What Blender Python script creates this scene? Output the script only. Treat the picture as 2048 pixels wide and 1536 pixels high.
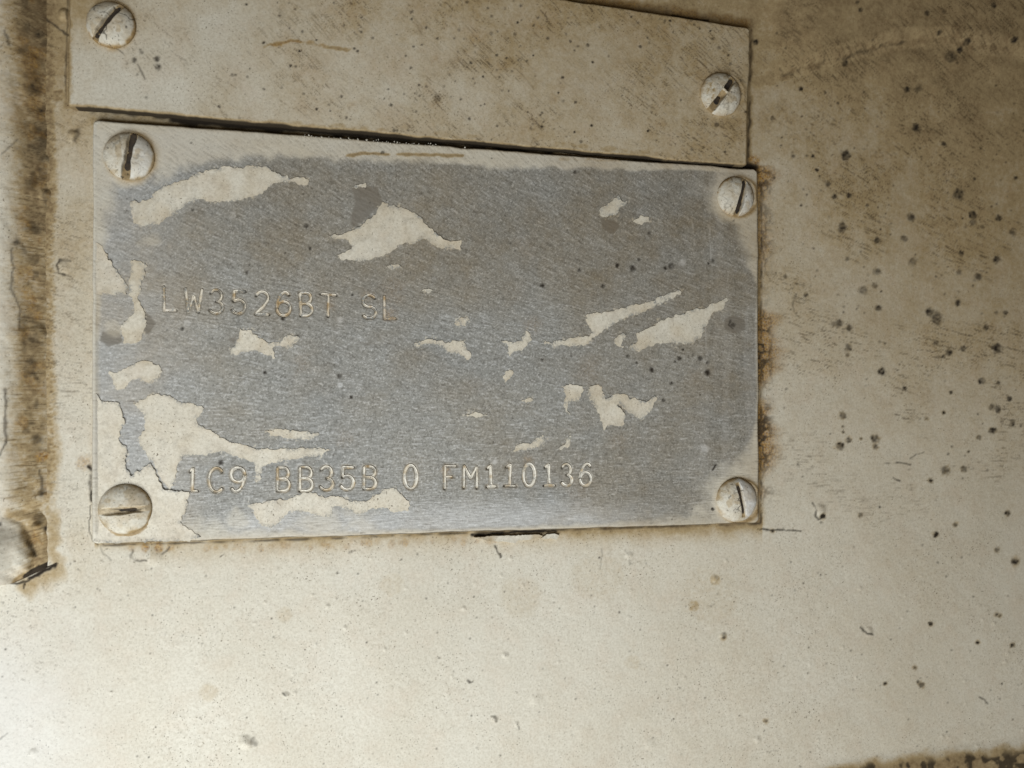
import bpy, math, random
import numpy as np
from mathutils import Vector, geometry

for o in list(bpy.data.objects):
    bpy.data.objects.remove(o, do_unlink=True)
S = bpy.context.scene
COL = S.collection
random.seed(5)
RNG = np.random.default_rng(11)

# ------------------------------------------------------------------ camera
PX = 1e-4                       # one unit of the layout is a tenth of a millimetre
FPX, DIST, YAW = 1500.0, 0.15, math.radians(12.0)
CAMX, CAMY = -DIST * math.sin(YAW), -DIST * math.cos(YAW)
cam = bpy.data.cameras.new('camera')
camo = bpy.data.objects.new('camera', cam)
COL.objects.link(camo)
camo.location = (CAMX, CAMY, 0)
camo.rotation_euler = (math.radians(90), 0, -YAW)
cam.sensor_width = 36.0
cam.lens = FPX / 2048.0 * 36.0
cam.clip_start, cam.clip_end = 0.005, 50.0
cam.dof.use_dof = True
cam.dof.focus_distance = 0.149
cam.dof.aperture_fstop = 20.0
S.camera = camo

# ------------------------------------------------------------------ world, lamp, exposure
W = bpy.data.worlds.new('World')
S.world = W
W.use_nodes = True
bg = W.node_tree.nodes['Background']
bg.inputs[0].default_value = (1.0, 0.78, 0.46, 1)
bg.inputs[1].default_value = 0.075

def area(name, loc, target, size, power, colour):
    l = bpy.data.lights.new(name, 'AREA')
    l.shape = 'RECTANGLE'; l.size, l.size_y = size
    l.energy = power; l.color = colour
    o = bpy.data.objects.new(name, l); COL.objects.link(o)
    o.location = loc
    o.rotation_euler = (Vector(target) - Vector(loc)).to_track_quat('-Z', 'Y').to_euler()
    return o
area('daylight_opening', (-0.100, -0.21, -0.165), (0.0, 0, -0.01), (0.18, 0.18), 1.04, (0.95, 0.985, 1.0))

S.view_settings.view_transform = 'Standard'
S.view_settings.look = 'None'
S.view_settings.exposure = 0.0
S.view_settings.gamma = 1.0
S.view_settings.use_curve_mapping = False
S.render.engine = 'CYCLES'
S.render.resolution_x, S.render.resolution_y = 1024, 768

# ------------------------------------------------------------------ layout helpers
CY, SY = math.cos(YAW), math.sin(YAW)
def wall_xz(u, v, h=0.0):
    """place (u, v) of the survey grid on the plane h units in front of the panel"""
    t = (-h * PX - CAMY) / (FPX * CY - SY * (u - 1024.0))
    return CAMX + t * (FPX * SY + CY * (u - 1024.0)), t * (768.0 - v)
def zscale(u):
    return -CAMY / (FPX * CY - SY * (u - 1024.0)) / PX     # local units per survey pixel, vertical

def sstep(a, b, x):
    t = np.clip((x - a) / (b - a), 0, 1)
    return t * t * (3 - 2 * t)

LAT = RNG.random((256, 256)).astype(np.float32)
def vnoise(x, y, seed=0):
    x = np.asarray(x, np.float32) + seed * 37.17; y = np.asarray(y, np.float32) + seed * 91.7
    xi = np.floor(x).astype(np.int32); yi = np.floor(y).astype(np.int32)
    fx = x - xi; fy = y - yi
    fx = fx * fx * (3 - 2 * fx); fy = fy * fy * (3 - 2 * fy)
    x0 = xi & 255; x1 = (xi + 1) & 255; y0 = yi & 255; y1 = (yi + 1) & 255
    a = LAT[y0, x0]; b = LAT[y0, x1]; c = LAT[y1, x0]; d = LAT[y1, x1]
    return (a + (b - a) * fx) * (1 - fy) + (c + (d - c) * fx) * fy
def fbm(x, y, octv=4, seed=0, gain=0.5):
    s = 0; a = 1.0; n = 0
    for k in range(octv):
        s = s + a * vnoise(x * 2 ** k, y * 2 ** k, seed + k * 3)
        n += a; a *= gain
    return s / n

def angle_field(U, V):
    a = np.interp(V, [-50, 0, 250, 450, 700, 950, 1150], [50, 48, 38, 26, 13, 4, 0])
    return np.radians(a * (0.62 + 0.38 * np.clip(U / 750.0, 0, 1)))
def lic(shape, ang, length, seed=0):
    """short scratches that follow the rubbing direction ang"""
    r = np.random.default_rng(seed)
    n = r.random(shape).astype(np.float32)
    ang = ang.reshape(shape)
    I, J = np.meshgrid(np.arange(shape[0]), np.arange(shape[1]), indexing='ij')
    si, cj = np.sin(ang), np.cos(ang)
    acc = np.zeros(shape, np.float32)
    for k in range(-length, length + 1):
        acc += n[(np.rint(I + k * si).astype(np.int32)) % shape[0], (np.rint(J + k * cj).astype(np.int32)) % shape[1]]
    acc /= (2 * length + 1)
    acc = (acc - acc.mean()) / acc.std()
    return acc.ravel()

class Field:
    """a sheet sampled on a grid: height H and stain and painted-shade masks, all in survey units"""
    def __init__(s, U, V):
        s.shape = U.shape
        s.U = U.ravel().astype(np.float64); s.V = V.ravel().astype(np.float64)
        s.H = np.zeros(s.U.size)
        s.A = {k: np.zeros(s.U.size, np.float32) for k in ('dirt_shade', 'rust', 'mould_shade', 'streak', 'film', 'ghost', 'pale')}
    def box(s, x0, y0, x1, y1):
        return np.nonzero((s.U > x0) & (s.U < x1) & (s.V > y0) & (s.V < y1))[0]
    def spot(s, key, x, y, r, amt, seed=0, ragged=0.5, soft=0.45):
        i = s.box(x - 2.2 * r, y - 2.2 * r, x + 2.2 * r, y + 2.2 * r)
        if not i.size: return
        u, v = s.U[i], s.V[i]
        d = np.hypot(u - x, v - y) / r
        d = d + ragged * (fbm(u / (r * .55), v / (r * .55), 3, seed + int(x) % 97) - 0.5) * 1.3
        m = amt * (1 - sstep(1 - soft, 1 + soft * .6, d)) * (0.55 + 0.75 * vnoise(u / 4.5, v / 4.5, seed + 3))
        s.A[key][i] = np.maximum(s.A[key][i], m)
    def line(s, key, pts, w, amt, soft=0.8, wob=1.5, brk=0.0, seed=0):
        P = np.array(pts, float)
        m0 = 3 * w + 6
        i = s.box(P[:, 0].min() - m0, P[:, 1].min() - m0, P[:, 0].max() + m0, P[:, 1].max() + m0)
        if not i.size: return
        u = s.U[i] + wob * 2 * (fbm(s.U[i] / 14, s.V[i] / 14, 3, seed + 5) - .5) * 1.6
        v = s.V[i] + wob * 2 * (fbm(s.U[i] / 14, s.V[i] / 14, 3, seed + 9) - .5) * 1.6
        d = polydist(u, v, P)
        ww = w * (0.6 + 0.8 * vnoise(s.U[i] / 17, s.V[i] / 17, seed + 2))
        m = amt * (1 - sstep(ww * (1 - soft), ww * (1 + soft), d))
        if brk: m = m * sstep(brk - .2, brk + .2, fbm(s.U[i] / 22, s.V[i] / 22, 3, seed + 7))
        s.A[key][i] = np.maximum(s.A[key][i], m)
    def bump(s, x, y, r, h, seed=0):
        i = s.box(x - 2 * r, y - 2 * r, x + 2 * r, y + 2 * r)
        if not i.size: return
        d = np.hypot(s.U[i] - x, s.V[i] - y) / r
        d = d + .35 * (vnoise(s.U[i] / (r * .7), s.V[i] / (r * .7), seed + int(x)) - .5)
        s.H[i] += h * np.clip(1 - d * d, 0, 1) ** 1.3

def polydist(u, v, P):
    best = np.full(u.shape, 1e9)
    for a, b in zip(P[:-1], P[1:]):
        ab = b - a; L = max((ab ** 2).sum(), 1e-9)
        t = np.clip(((u - a[0]) * ab[0] + (v - a[1]) * ab[1]) / L, 0, 1)
        best = np.minimum(best, np.hypot(u - a[0] - t * ab[0], v - a[1] - t * ab[1]))
    return best
def inside(u, v, P):
    P = np.asarray(P, float)
    c = np.zeros(np.shape(u), bool)
    for (x0, y0), (x1, y1) in zip(P, np.roll(P, -1, 0)):
        if y0 == y1: continue
        k = ((y0 > v) != (y1 > v)) & (u < (x1 - x0) * (v - y0) / (y1 - y0) + x0)
        c ^= k
    return c

def mesh_object(name, co, quads, mat, parent=None, attrs=None, tris=None):
    me = bpy.data.meshes.new(name)
    co = np.asarray(co, np.float32)
    me.vertices.add(len(co)); me.vertices.foreach_set('co', co.ravel())
    f = np.asarray(quads, np.int32)
    n = f.shape[1]
    me.loops.add(f.size); me.loops.foreach_set('vertex_index', f.ravel())
    me.polygons.add(len(f)); me.polygons.foreach_set('loop_start', np.arange(len(f), dtype=np.int32) * n)
    me.update(calc_edges=True)
    for k, a in (attrs or {}).items():
        at = me.attributes.new(k, 'FLOAT', 'POINT')
        at.data.foreach_set('value', np.clip(np.asarray(a, np.float32), 0, 1))
    me.shade_smooth()
    me.materials.append(mat)
    o = bpy.data.objects.new(name, me)
    COL.objects.link(o)
    if parent: o.parent = parent
    return o
def grid_quads(nv, nu):
    k = np.arange(nv * nu).reshape(nv, nu)
    return np.stack([k[1:, :-1], k[1:, 1:], k[:-1, 1:], k[:-1, :-1]], -1).reshape(-1, 4)
def field_object(name, F, mat, parent=None, hplane=0.0, keep=None):
    x, z = wall_xz(F.U, F.V, hplane)
    co = np.stack([x, -F.H * PX, z], -1)
    q = grid_quads(*F.shape)
    A = F.A
    if keep is not None:
        q = q[keep[q].any(1)]
        used = np.zeros(len(co), bool); used[q.ravel()] = True
        new = np.cumsum(used) - 1
        co = co[used]; q = new[q]; A = {k: a[used] for k, a in A.items()}
    return mesh_object(name, co, q, mat, parent, A)
def tag(o, label=None, cat=None, group=None, kind=None):
    for k, v in (('label', label), ('category', cat), ('group', group), ('kind', kind)):
        if v: o[k] = v
    return o
def empty(name, u, v, h):
    o = bpy.data.objects.new(name, None); COL.objects.link(o)
    o.empty_display_size = 0.005
    return o

# ------------------------------------------------------------------ materials
class NT:
    def __init__(s, name):
        s.m = bpy.data.materials.new(name); s.m.use_nodes = True
        s.t = s.m.node_tree; s.b = s.t.nodes['Principled BSDF']
        s.co = s.t.nodes.new('ShaderNodeTexCoord').outputs['Object']
    def link(s, a, b): s.t.links.new(a, b)
    def attr(s, n):
        k = s.t.nodes.new('ShaderNodeAttribute'); k.attribute_name = n; return k.outputs['Fac']
    def noise(s, scale, detail=4, rough=.6, dist=0.0):
        k = s.t.nodes.new('ShaderNodeTexNoise'); k.inputs['Scale'].default_value = scale
        k.inputs['Detail'].default_value = detail; k.inputs['Roughness'].default_value = rough
        k.inputs['Distortion'].default_value = dist
        s.link(s.co, k.inputs['Vector']); return k.outputs['Fac']
    def ramp(s, x, a, b, lo=0.0, hi=1.0):
        k = s.t.nodes.new('ShaderNodeMapRange'); k.inputs[1].default_value = a; k.inputs[2].default_value = b
        k.inputs[3].default_value = lo; k.inputs[4].default_value = hi
        s.link(x, k.inputs[0]); return k.outputs[0]
    def math(s, op, a, b=None):
        k = s.t.nodes.new('ShaderNodeMath'); k.operation = op; k.use_clamp = op != 'POWER'
        for j, x in enumerate((a, b)):
            if x is None: continue
            if isinstance(x, (int, float)): k.inputs[j].default_value = x
            else: s.link(x, k.inputs[j])
        return k.outputs[0]
    def mix(s, f, a, b, mode='MIX'):
        k = s.t.nodes.new('ShaderNodeMix'); k.data_type = 'RGBA'; k.blend_type = mode; k.clamp_factor = True
        for j, x in ((0, f), (6, a), (7, b)):
            if isinstance(x, (int, float)): k.inputs[j].default_value = x
            elif isinstance(x, tuple): k.inputs[j].default_value = (*x, 1)
            else: s.link(x, k.inputs[j])
        return k.outputs[2]
    def bump(s, h, strength, dist):
        k = s.t.nodes.new('ShaderNodeBump'); k.inputs['Strength'].default_value = strength
        k.inputs['Distance'].default_value = dist
        s.link(h, k.inputs['Height']); s.link(k.outputs[0], s.b.inputs['Normal'])
    def stains(s, c):  # stain masks, which in places also carry painted shade
        n = s.noise(900, 5, .65)
        d = s.attr('dirt_shade')
        g = s.math('MULTIPLY', d, s.ramp(n, .3, .7, 1.35, 2.1))
        c = s.mix(g, c, (.905, .742, .487), 'MULTIPLY')
        c = s.mix(s.math('MULTIPLY', d, s.ramp(n, .3, .7, .55, .95)), c, (.125, .077, .035))
        c = s.mix(s.math('MULTIPLY', s.attr('streak'), .64), c, (.060, .040, .020))
        r = s.attr('rust')
        c = s.mix(s.math('MULTIPLY', r, s.ramp(s.noise(1800, 4, .7), .35, .65, .5, 1.0)), c, s.mix(s.ramp(s.noise(2600, 3), .4, .6), (.40, .225, .045), (.15, .062, .012)))
        c = s.mix(s.attr('mould_shade'), c, (.022, .016, .010))
        return c

def paint_material(name, tint=(.652, .622, .535), rough=.64):
    N = NT(name)
    c = N.mix(N.ramp(N.noise(38, 4, .6), .35, .65), tint, tuple(t * k for t, k in zip(tint, (.93, .92, .90))))
    c = N.mix(N.ramp(N.noise(170, 5, .7), .48, .70, 0, .34), c, (.56, .47, .37))
    c = N.mix(N.ramp(N.noise(2000, 4, .75), .42, .70, 0, .46), c, (.33, .29, .215))
    sp = N.ramp(N.noise(3000, 2, .5), .64, .71, 0, .9)          # pepper of fine dirt specks
    sp = N.math('MULTIPLY', sp, N.ramp(N.noise(120, 3), .36, .60, .25, 1))
    c = N.mix(sp, c, (.10, .075, .045))
    c = N.mix(N.attr('pale'), c, (.72, .73, .74))
    c = N.stains(c)
    N.link(c, N.b.inputs['Base Color'])
    N.link(N.ramp(N.math('MAXIMUM', N.attr('dirt_shade'), N.attr('mould_shade')), 0, 1, rough, .85), N.b.inputs['Roughness'])
    N.b.inputs['Specular IOR Level'].default_value = .22
    hgt = N.math('ADD', N.math('MULTIPLY', N.noise(1100, 4, .6), .7), N.math('MULTIPLY', N.noise(3800, 2), .3))
    N.bump(hgt, .28, .0002)
    return N.m
PAINT = paint_material('aged cream paint')
def worn(m):
    t = m.node_tree; b = t.nodes['Principled BSDF']; src = b.inputs['Base Color'].links[0].from_socket
    N = NT.__new__(NT); N.m, N.t, N.b = m, t, b; N.co = t.nodes.new('ShaderNodeTexCoord').outputs['Object']
    f = N.math('MULTIPLY', N.attr('wear'), N.ramp(N.noise(2600, 3, .7), .42, .56, 0, 1.6))
    N.link(N.mix(N.math('MULTIPLY', f, 1.0), src, (.29, .285, .26)), b.inputs['Base Color'])
    return m
FLAKE = paint_material('flaking cream paint', (.71, .668, .568), .6)
worn(FLAKE)

def metal_material():
    N = NT('dull rubbed aluminium')
    c = N.mix(N.ramp(N.noise(45, 4), .35, .65), (.268, .268, .252), (.300, .288, .254))
    c = N.mix(N.ramp(N.noise(2500, 3, .65), .54, .68, 0, .72), c, (.54, .53, .50))
    c = N.mix(N.ramp(N.noise(2300, 3, .65), .50, .65, 0, .58), c, (.12, .115, .10))
    c = N.mix(N.attr('pale'), c, (.64, .64, .63))
    c = N.mix(N.attr('ghost'), c, (.205, .19, .165))
    film = N.mix(N.ramp(N.noise(60, 3), .35, .65), (.60, .56, .465), (.54, .50, .42))
    fac = N.attr('film')
    fac = N.math('MULTIPLY', fac, N.ramp(N.noise(2000, 4, .7), .25, .6, .75, 1.0))
    c = N.mix(fac, c, film)
    c = N.stains(c)
    N.link(c, N.b.inputs['Base Color'])
    N.link(N.ramp(fac, 0, 1, .10, 0.0), N.b.inputs['Metallic'])
    N.b.inputs['Roughness'].default_value = .62
    N.b.inputs['Specular IOR Level'].default_value = .3
    N.bump(N.noise(2800, 3, .65), .22, .0002)
    return N.m
METAL = metal_material()

def plain(name, col, rough=.6, col2=None, scale=1500):
    N = NT(name)
    c = N.mix(N.ramp(N.noise(scale, 4, .65), .35, .65), col, col2 or tuple(x * .6 for x in col))
    N.link(N.stains(c), N.b.inputs['Base Color'])
    N.b.inputs['Roughness'].default_value = rough
    N.bump(N.noise(2500, 3), .3, .0002)
    return N.m
GROOVE = plain('paint residue in stamped grooves', (.76, .73, .65), .45, (.62, .57, .48), 1400)
worn(GROOVE)
GRIME = plain('black slot grime', (.016, .012, .009), .8, (.05, .032, .016), 900)
CRUMB = plain('chalky paint crumbs', (.66, .62, .52), .8)

# ------------------------------------------------------------------ layout of the plates
TU, TN = 20.0, 15.0        # plate faces above the panel, survey units
UP = dict(tl=(141, -153), tr=(1502, 55), br=(1495, 333), bl=(133, 212))
NP = dict(tl=(185, 238), tr=(1517, 338), br=(1519, 1046), bl=(183, 1089))
UPQ = [UP[k] for k in ('tl', 'tr', 'br', 'bl')]
NPQ = [NP[k] for k in ('tl', 'tr', 'br', 'bl')]
# x, y, r, slot angle (deg, image down-right), slot offset, slot width, carried by
SCREWS = [
    (221, 48, 46, -56, -4, 13, 'u'),
    (257, 312, 48, 100, -3, 13, 'n'),
    (249, 1019, 50, -3, 0, 13, 'n'),
    (1443, 188, 43, -54, 0, 12, 'u'),
    (1472, 393, 40, 104, -8, 11, 'n'),
    (1474, 1000, 44, 78, -4, 7.5, 'n'),
]

# ------------------------------------------------------------------ the painted panel
def axis(a, b, step, lo, hi, n):
    k = np.linspace(0, 1, n, endpoint=False)
    return np.concatenate([lo + (a - lo) * (1 - (1 - k) ** 2.2), np.arange(a, b + step / 2, step), (b + (hi - b) * (k + 1. / n) ** 2.2)])
ua = axis(-24, 2072, 2.0, -2600, 4300, 60)
va = axis(-20, 1556, 2.0, -2200, 3700, 60)
U, V = np.meshgrid(ua, va)
P = Field(U, V)
U, V = P.U, P.V
A = P.A
big = fbm(U / 330, V / 330, 4, 1); mid = fbm(U / 110, V / 110, 4, 21); fine = fbm(U / 26, V / 26, 4, 41)
top = sstep(1050, 0, V); right = sstep(1350, 2050, U)
P.H += 5 * (big - .5) + 1.8 * (mid - .5) + .9 * (fine - .5) + .5 * (fbm(U / 9, V / 9, 2, 47) - .5)
A['dirt_shade'] += np.clip(.02 + .09 * sstep(900, 1900, U) + .32 * top * (.45 + 1.0 * big) + .22 * right * sstep(1250, 450, V) + .32 * sstep(260, -20, V) * sstep(1150, 1650, U) + .45 * (mid - .5) * (.2 + top), 0, .8) * (.7 + .6 * fine)  # grime; its rise to the right also paints in warmer light
L1 = lic(P.shape, angle_field(U, V), 4, 3)
stfield = (.10 + .90 * sstep(.44, .64, mid)) * (sstep(1180, 780, V) * (.35 + .65 * sstep(1450, 1700, U)) + .35 * sstep(230, 90, U) * sstep(1250, 700, V))
A['streak'] += np.clip(1.3 * sstep(.75, 1.9, L1 + 1.5 * (fine - .5)) * np.clip(stfield, 0, 1), 0, 1)
L2 = lic(P.shape, angle_field(U, V) * .5, 1, 9)
A['streak'] = np.maximum(A['streak'], sstep(2.25, 3.0, L2) * .8 * (.3 + .7 * sstep(.42, .6, mid)))
# whitish sheen painted into the corner low on the left
A['pale'] += sstep(330, -60, U + 60 * (mid - .5)) * sstep(1130, 1420, V) * .40
pep = sstep(240, 0, U) * sstep(1080, 1180, V)
pl = lic(P.shape, U * 0 + .5, 2, 17)
A['streak'] = np.maximum(A['streak'], sstep(1.2, 2.4, pl) * np.clip(pep + sstep(105, 120, U) * sstep(185, 165, U) * sstep(500, 900, V) * sstep(1300, 1100, V), 0, 1) * .8 * sstep(.36, .55, mid))
pep2 = sstep(105, 150, U) * sstep(260, 170, U) * sstep(980, 1080, V) * sstep(1250, 1120, V)
A['dirt_shade'] = np.maximum(A['dirt_shade'], pep2 * .12 * (.4 + fine))
# grime gathered beside the moulding
A['dirt_shade'] = np.maximum(A['dirt_shade'], sstep(128, 96, U + 18 * (mid - .5)) * sstep(-420, -300, U) * sstep(1160, 900, V) * (.75 + .25 * sstep(700, 200, V)) * (.25 + .5 * fine + .9 * fbm(U / 7, V / 5, 3, 49) ** 2 * 1.6))
A['streak'] = np.maximum(A['streak'], sstep(.7, 2.0, lic(P.shape, U * 0 + .2, 5, 19)) * sstep(135, 100, U) * sstep(-420, -300, U) * sstep(1150, 900, V) * .8)
A['dirt_shade'] = np.maximum(A['dirt_shade'], sstep(170, 100, U + 30 * (mid - .5)) * sstep(760, 200, V) * .30 * (.5 + fine))
A['dirt_shade'] = np.maximum(A['dirt_shade'], sstep(185, 120, U + 30 * (mid - .5)) * sstep(-420, -300, U) * sstep(330, 60, V) * (.45 + .5 * fine))  # browner top left: grime, with vignetting painted in
# grime and rust along the plate edges
dn = polydist(U, V, np.array(NPQ + NPQ[:1], float)); du = polydist(U, V, np.array(UPQ + UPQ[:1], float))
edge_n = fbm(U / 30, V / 30, 3, 61)
A['dirt_shade'] = np.maximum(A['dirt_shade'], np.exp(-dn / 7.) * np.where((U < 190) & (V > 250), .14, .75) * (.4 + edge_n))
A['dirt_shade'] = np.maximum(A['dirt_shade'], np.exp(-du / 9.) * .95 * (.4 + edge_n))
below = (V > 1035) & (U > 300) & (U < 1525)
A['dirt_shade'] = np.maximum(A['dirt_shade'], np.where(below, np.exp(-dn / 19.) * (.62 + .38 * sstep(900, 1350, U)) * (.35 + 1.1 * edge_n), 0))
rr = np.interp(V, [330, 350, 400, 500, 560, 610, 640, 700, 755, 785, 830, 900, 935, 965, 985, 1010], [.5, .9, .5, .5, .25, .25, .95, 1, .8, .15, .9, 1, .6, .2, .55, .1])
ridge = np.abs(fbm(U / 16, V / 16, 3, 71) - .5) * 2
A['rust'] = np.where((U > 1505) & (V > 330) & (V < 1020), np.clip(1.35 * rr, 0, 1) ** 1.3 * sstep(1, .2, (U - 1518) / (16 + 72 * fbm(V / 26, V * 0, 3, 75) * rr)) * sstep(.22, .56, fine + .25 * rr), 0).astype(np.float32)
A['mould_shade'] = np.maximum(A['mould_shade'], np.where((U > 1505) & (V > 330) & (V < 1020), rr * sstep(.24, .06, ridge) * sstep(1556, 1528, U) * .9, 0)).astype(np.float32)
P.H += A['rust'] * 2.5 * (fine - .3)
for x, y, r, a in ((290, 1096, 9, .9), (318, 1095, 10, 1), (340, 1096, 8, .6), (262, 1098, 7, .5), (168, 925, 17, .55), (1508, 322, 14, .9), (84, 912, 12, 1), (1500, 345, 10, .7)):
    P.spot('rust', x, y, r, a, 4)
for x in range(360, 1010, 9):
    if random.random() < .45: P.spot('rust', x, 1094 - (x - 350) * .028 + random.uniform(0, 9), random.uniform(4, 9), random.uniform(.2, .5), x)
P.line('dirt_shade', [(1130, -8), (1300, 18), (1500, 48)], 15, .95, .9, 3); P.line('rust', [(1120, -8), (1330, 22), (1490, 48)], 8, .55, .9, 2, .45)
P.line('mould_shade', [(1345, 32), (1380, 38), (1415, 42)], 2.5, .9, .6, 1)
# crease of the sheet in the upper right with its dirt line
cr = np.array([(1515, 172), (1560, 152), (1640, 128), (1720, 104), (1800, 86), (1880, 84), (1960, 96), (2100, 118), (2900, 190), (4400, 330)], float)
i = P.box(1400, -2300, 4400, 900)
yc = np.interp(U[i], cr[:, 0], cr[:, 1])
P.H[i] += sstep(1500, 1640, U[i]) * (20 * sstep(18, -26, V[i] - yc) + 3 * np.exp(-((V[i] - yc - 26) / 30) ** 2))
P.line('dirt_shade', cr[:8] - [0, 6], 22, .72, .98, 6, .20, 3); P.line('dirt_shade', cr[1:8] + [0, 2], 9, .95, .95, 4, .28, 8)
P.line('mould_shade', cr[1:6] + [0, 3], 3, .6, .8, 5, .56, 12)
# lower right: mould on the turned edge
ed = np.interp(U, [700, 1560, 1660, 1750, 1850, 2048, 2900, 4400], [2100, 1580, 1538, 1522, 1512, 1490, 1400, 1240])
q = V - ed + 26 * (fine - .5)
A['dirt_shade'] = np.maximum(A['dirt_shade'], sstep(-16, 14, q) * sstep(170, 70, q) * (.75 + .3 * mid)); A['mould_shade'] = np.maximum(A['mould_shade'], sstep(-4, 12, q) * sstep(130, 60, q) * sstep(.5, .62, fbm(U / 15, V / 15, 3, 83)) * .85)
P.H += np.where(V > ed - 30, 9 * sstep(-20, 22, V - ed), 0)
# mould spots
SPOTS = [(1703,14,4),(1709,29,5),(1840,35,6),(1972,20,6),(1926,88,7),(1916,101,6),(1898,117,12),(1868,72,5),(2015,86,7),(1688,128,7),(1601,178,5),(1511,84,6),(1545,237,5),(1814,179,7),(1837,177,8),(1831,256,9),(1887,288,5),(1691,310,11),(1586,312,4),(1625,312,4),(1633,340,4),(1654,368,7),(1697,391,6),(1668,394,6),(1734,411,4),(1917,389,12),(1822,436,9),(1945,431,8),(1945,445,7),(1996,436,7),(1964,454,5),(2025,464,8),(1685,455,10),(1755,481,7),(1808,478,7),(1922,507,6),(1994,519,8),(1695,518,5),(1627,497,3),(1755,543,8),(1825,523,9),(1918,544,6),(1956,554,8),(1726,581,9),(1750,571,6),(1570,554,5),(1611,590,5),(2031,356,5),
 (1758,616,7),(1861,624,9),(1873,637,13),(1915,605,7),(1667,649,6),(1677,646,9),(1699,656,7),(1697,695,8),(1695,710,5),(1764,743,8),(1972,655,6),(1992,626,4),(2011,625,5),(1871,686,5),(1898,705,8),(1886,713,4),(1926,697,6),(1994,698,10),(1963,762,7),(1996,765,4),(1809,777,5),(1902,785,4),(1686,831,7),(1686,853,3),(1686,864,3),(1698,880,6),(1680,892,8),(1722,877,3),(1750,878,9),(1751,893,6),(1887,825,4),(1853,837,4),(1982,814,6),(1994,818,8),(2018,797,6),(2003,844,4),(2025,847,7),(1985,861,8),(1957,875,5),(1937,903,3),(1891,941,9),(1927,938,7),(1861,961,5),
 (1910,1050,5),(1871,1069,6),(2014,1026,6),(2030,1123,8),(1994,1100,5),(1861,1247,5),(1843,1370,6),(1836,1364,4),(1721,1030,5),(1646,1032,6),(1770,1367,4),(1532,1442,4),(1992,1229,4),(1999,1231,4),(1545,1062,4),(1830,1335,4),(1447,1275,5),(2024,1290,5),(1955,1285,4)]
for k, (x, y, r) in enumerate(SPOTS):
    P.spot('mould_shade', x, y, r * 1.0, .55 + .5 * random.random(), k, .75, .5); P.spot('dirt_shade', x, y, r * 1.7, .35, k + 3, .6, .7)
for k in range(260):
    x = random.uniform(1535, 2050); y = abs(random.gauss(0, 460)) + random.uniform(0, 300)
    P.spot('mould_shade', x, y, random.uniform(1.4, 3.2), random.uniform(.25, .8), k, .6, .6)
for k in range(260):
    P.spot('mould_shade', random.uniform(0, 2048), random.uniform(1090, 1536), random.uniform(1.2, 2.6), random.uniform(.25, .75), k, .4, .6)
for x, y, r, a in ((418, 1385, 20, .14), (568, 1230, 17, .14), (1388, 1212, 12, .42), (1265, 1325, 17, .13), (1430, 1160, 12, .35), (1200, 1150, 60, .10), (1420, 1190, 70, .12), (118, 190, 15, .8), (60, 900, 14, .7), (785, 1170, 26, .10), (1040, 1190, 45, .09)):
    P.spot('dirt_shade', x, y, r, a, 6, .3, .35)
# blisters, pimples and cracks of the paint; some blisters have a painted shaded side
for x, y, r, h in ((145, 270, 14, 6), (128, 534, 15, 4), (490, 1484, 15, 9), (1258, 1110, 8, 3), (128, 28, 16, 7), (1640, 1020, 14, 5), (1738, 1262, 11, 4), (572, 1390, 7, 4), (690, 1255, 6, 3), (655, 1212, 6, 3), (770, 1298, 5, 3), (1010, 1310, 7, 4), (927, 1217, 6, 3), (990, 1438, 7, 4), (1033, 1448, 6, 3), (305, 1115, 20, 4), (1430, 1158, 8, 4), (1070, 1400, 14, 2), (1515, 1480, 8, 3), (590, 1386, 5, 3), (68, 1505, 10, 4), (1300, 1490, 12, 2), (1447, 1272, 8, 4), (140, 865, 10, 2)):
    P.bump(x, y, r, h * .8)
for k in range(110):
    P.bump(random.uniform(-20, 2060), random.uniform(1090, 1550), random.uniform(2.5, 5.5), random.uniform(.5, 1.8), k)
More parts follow.
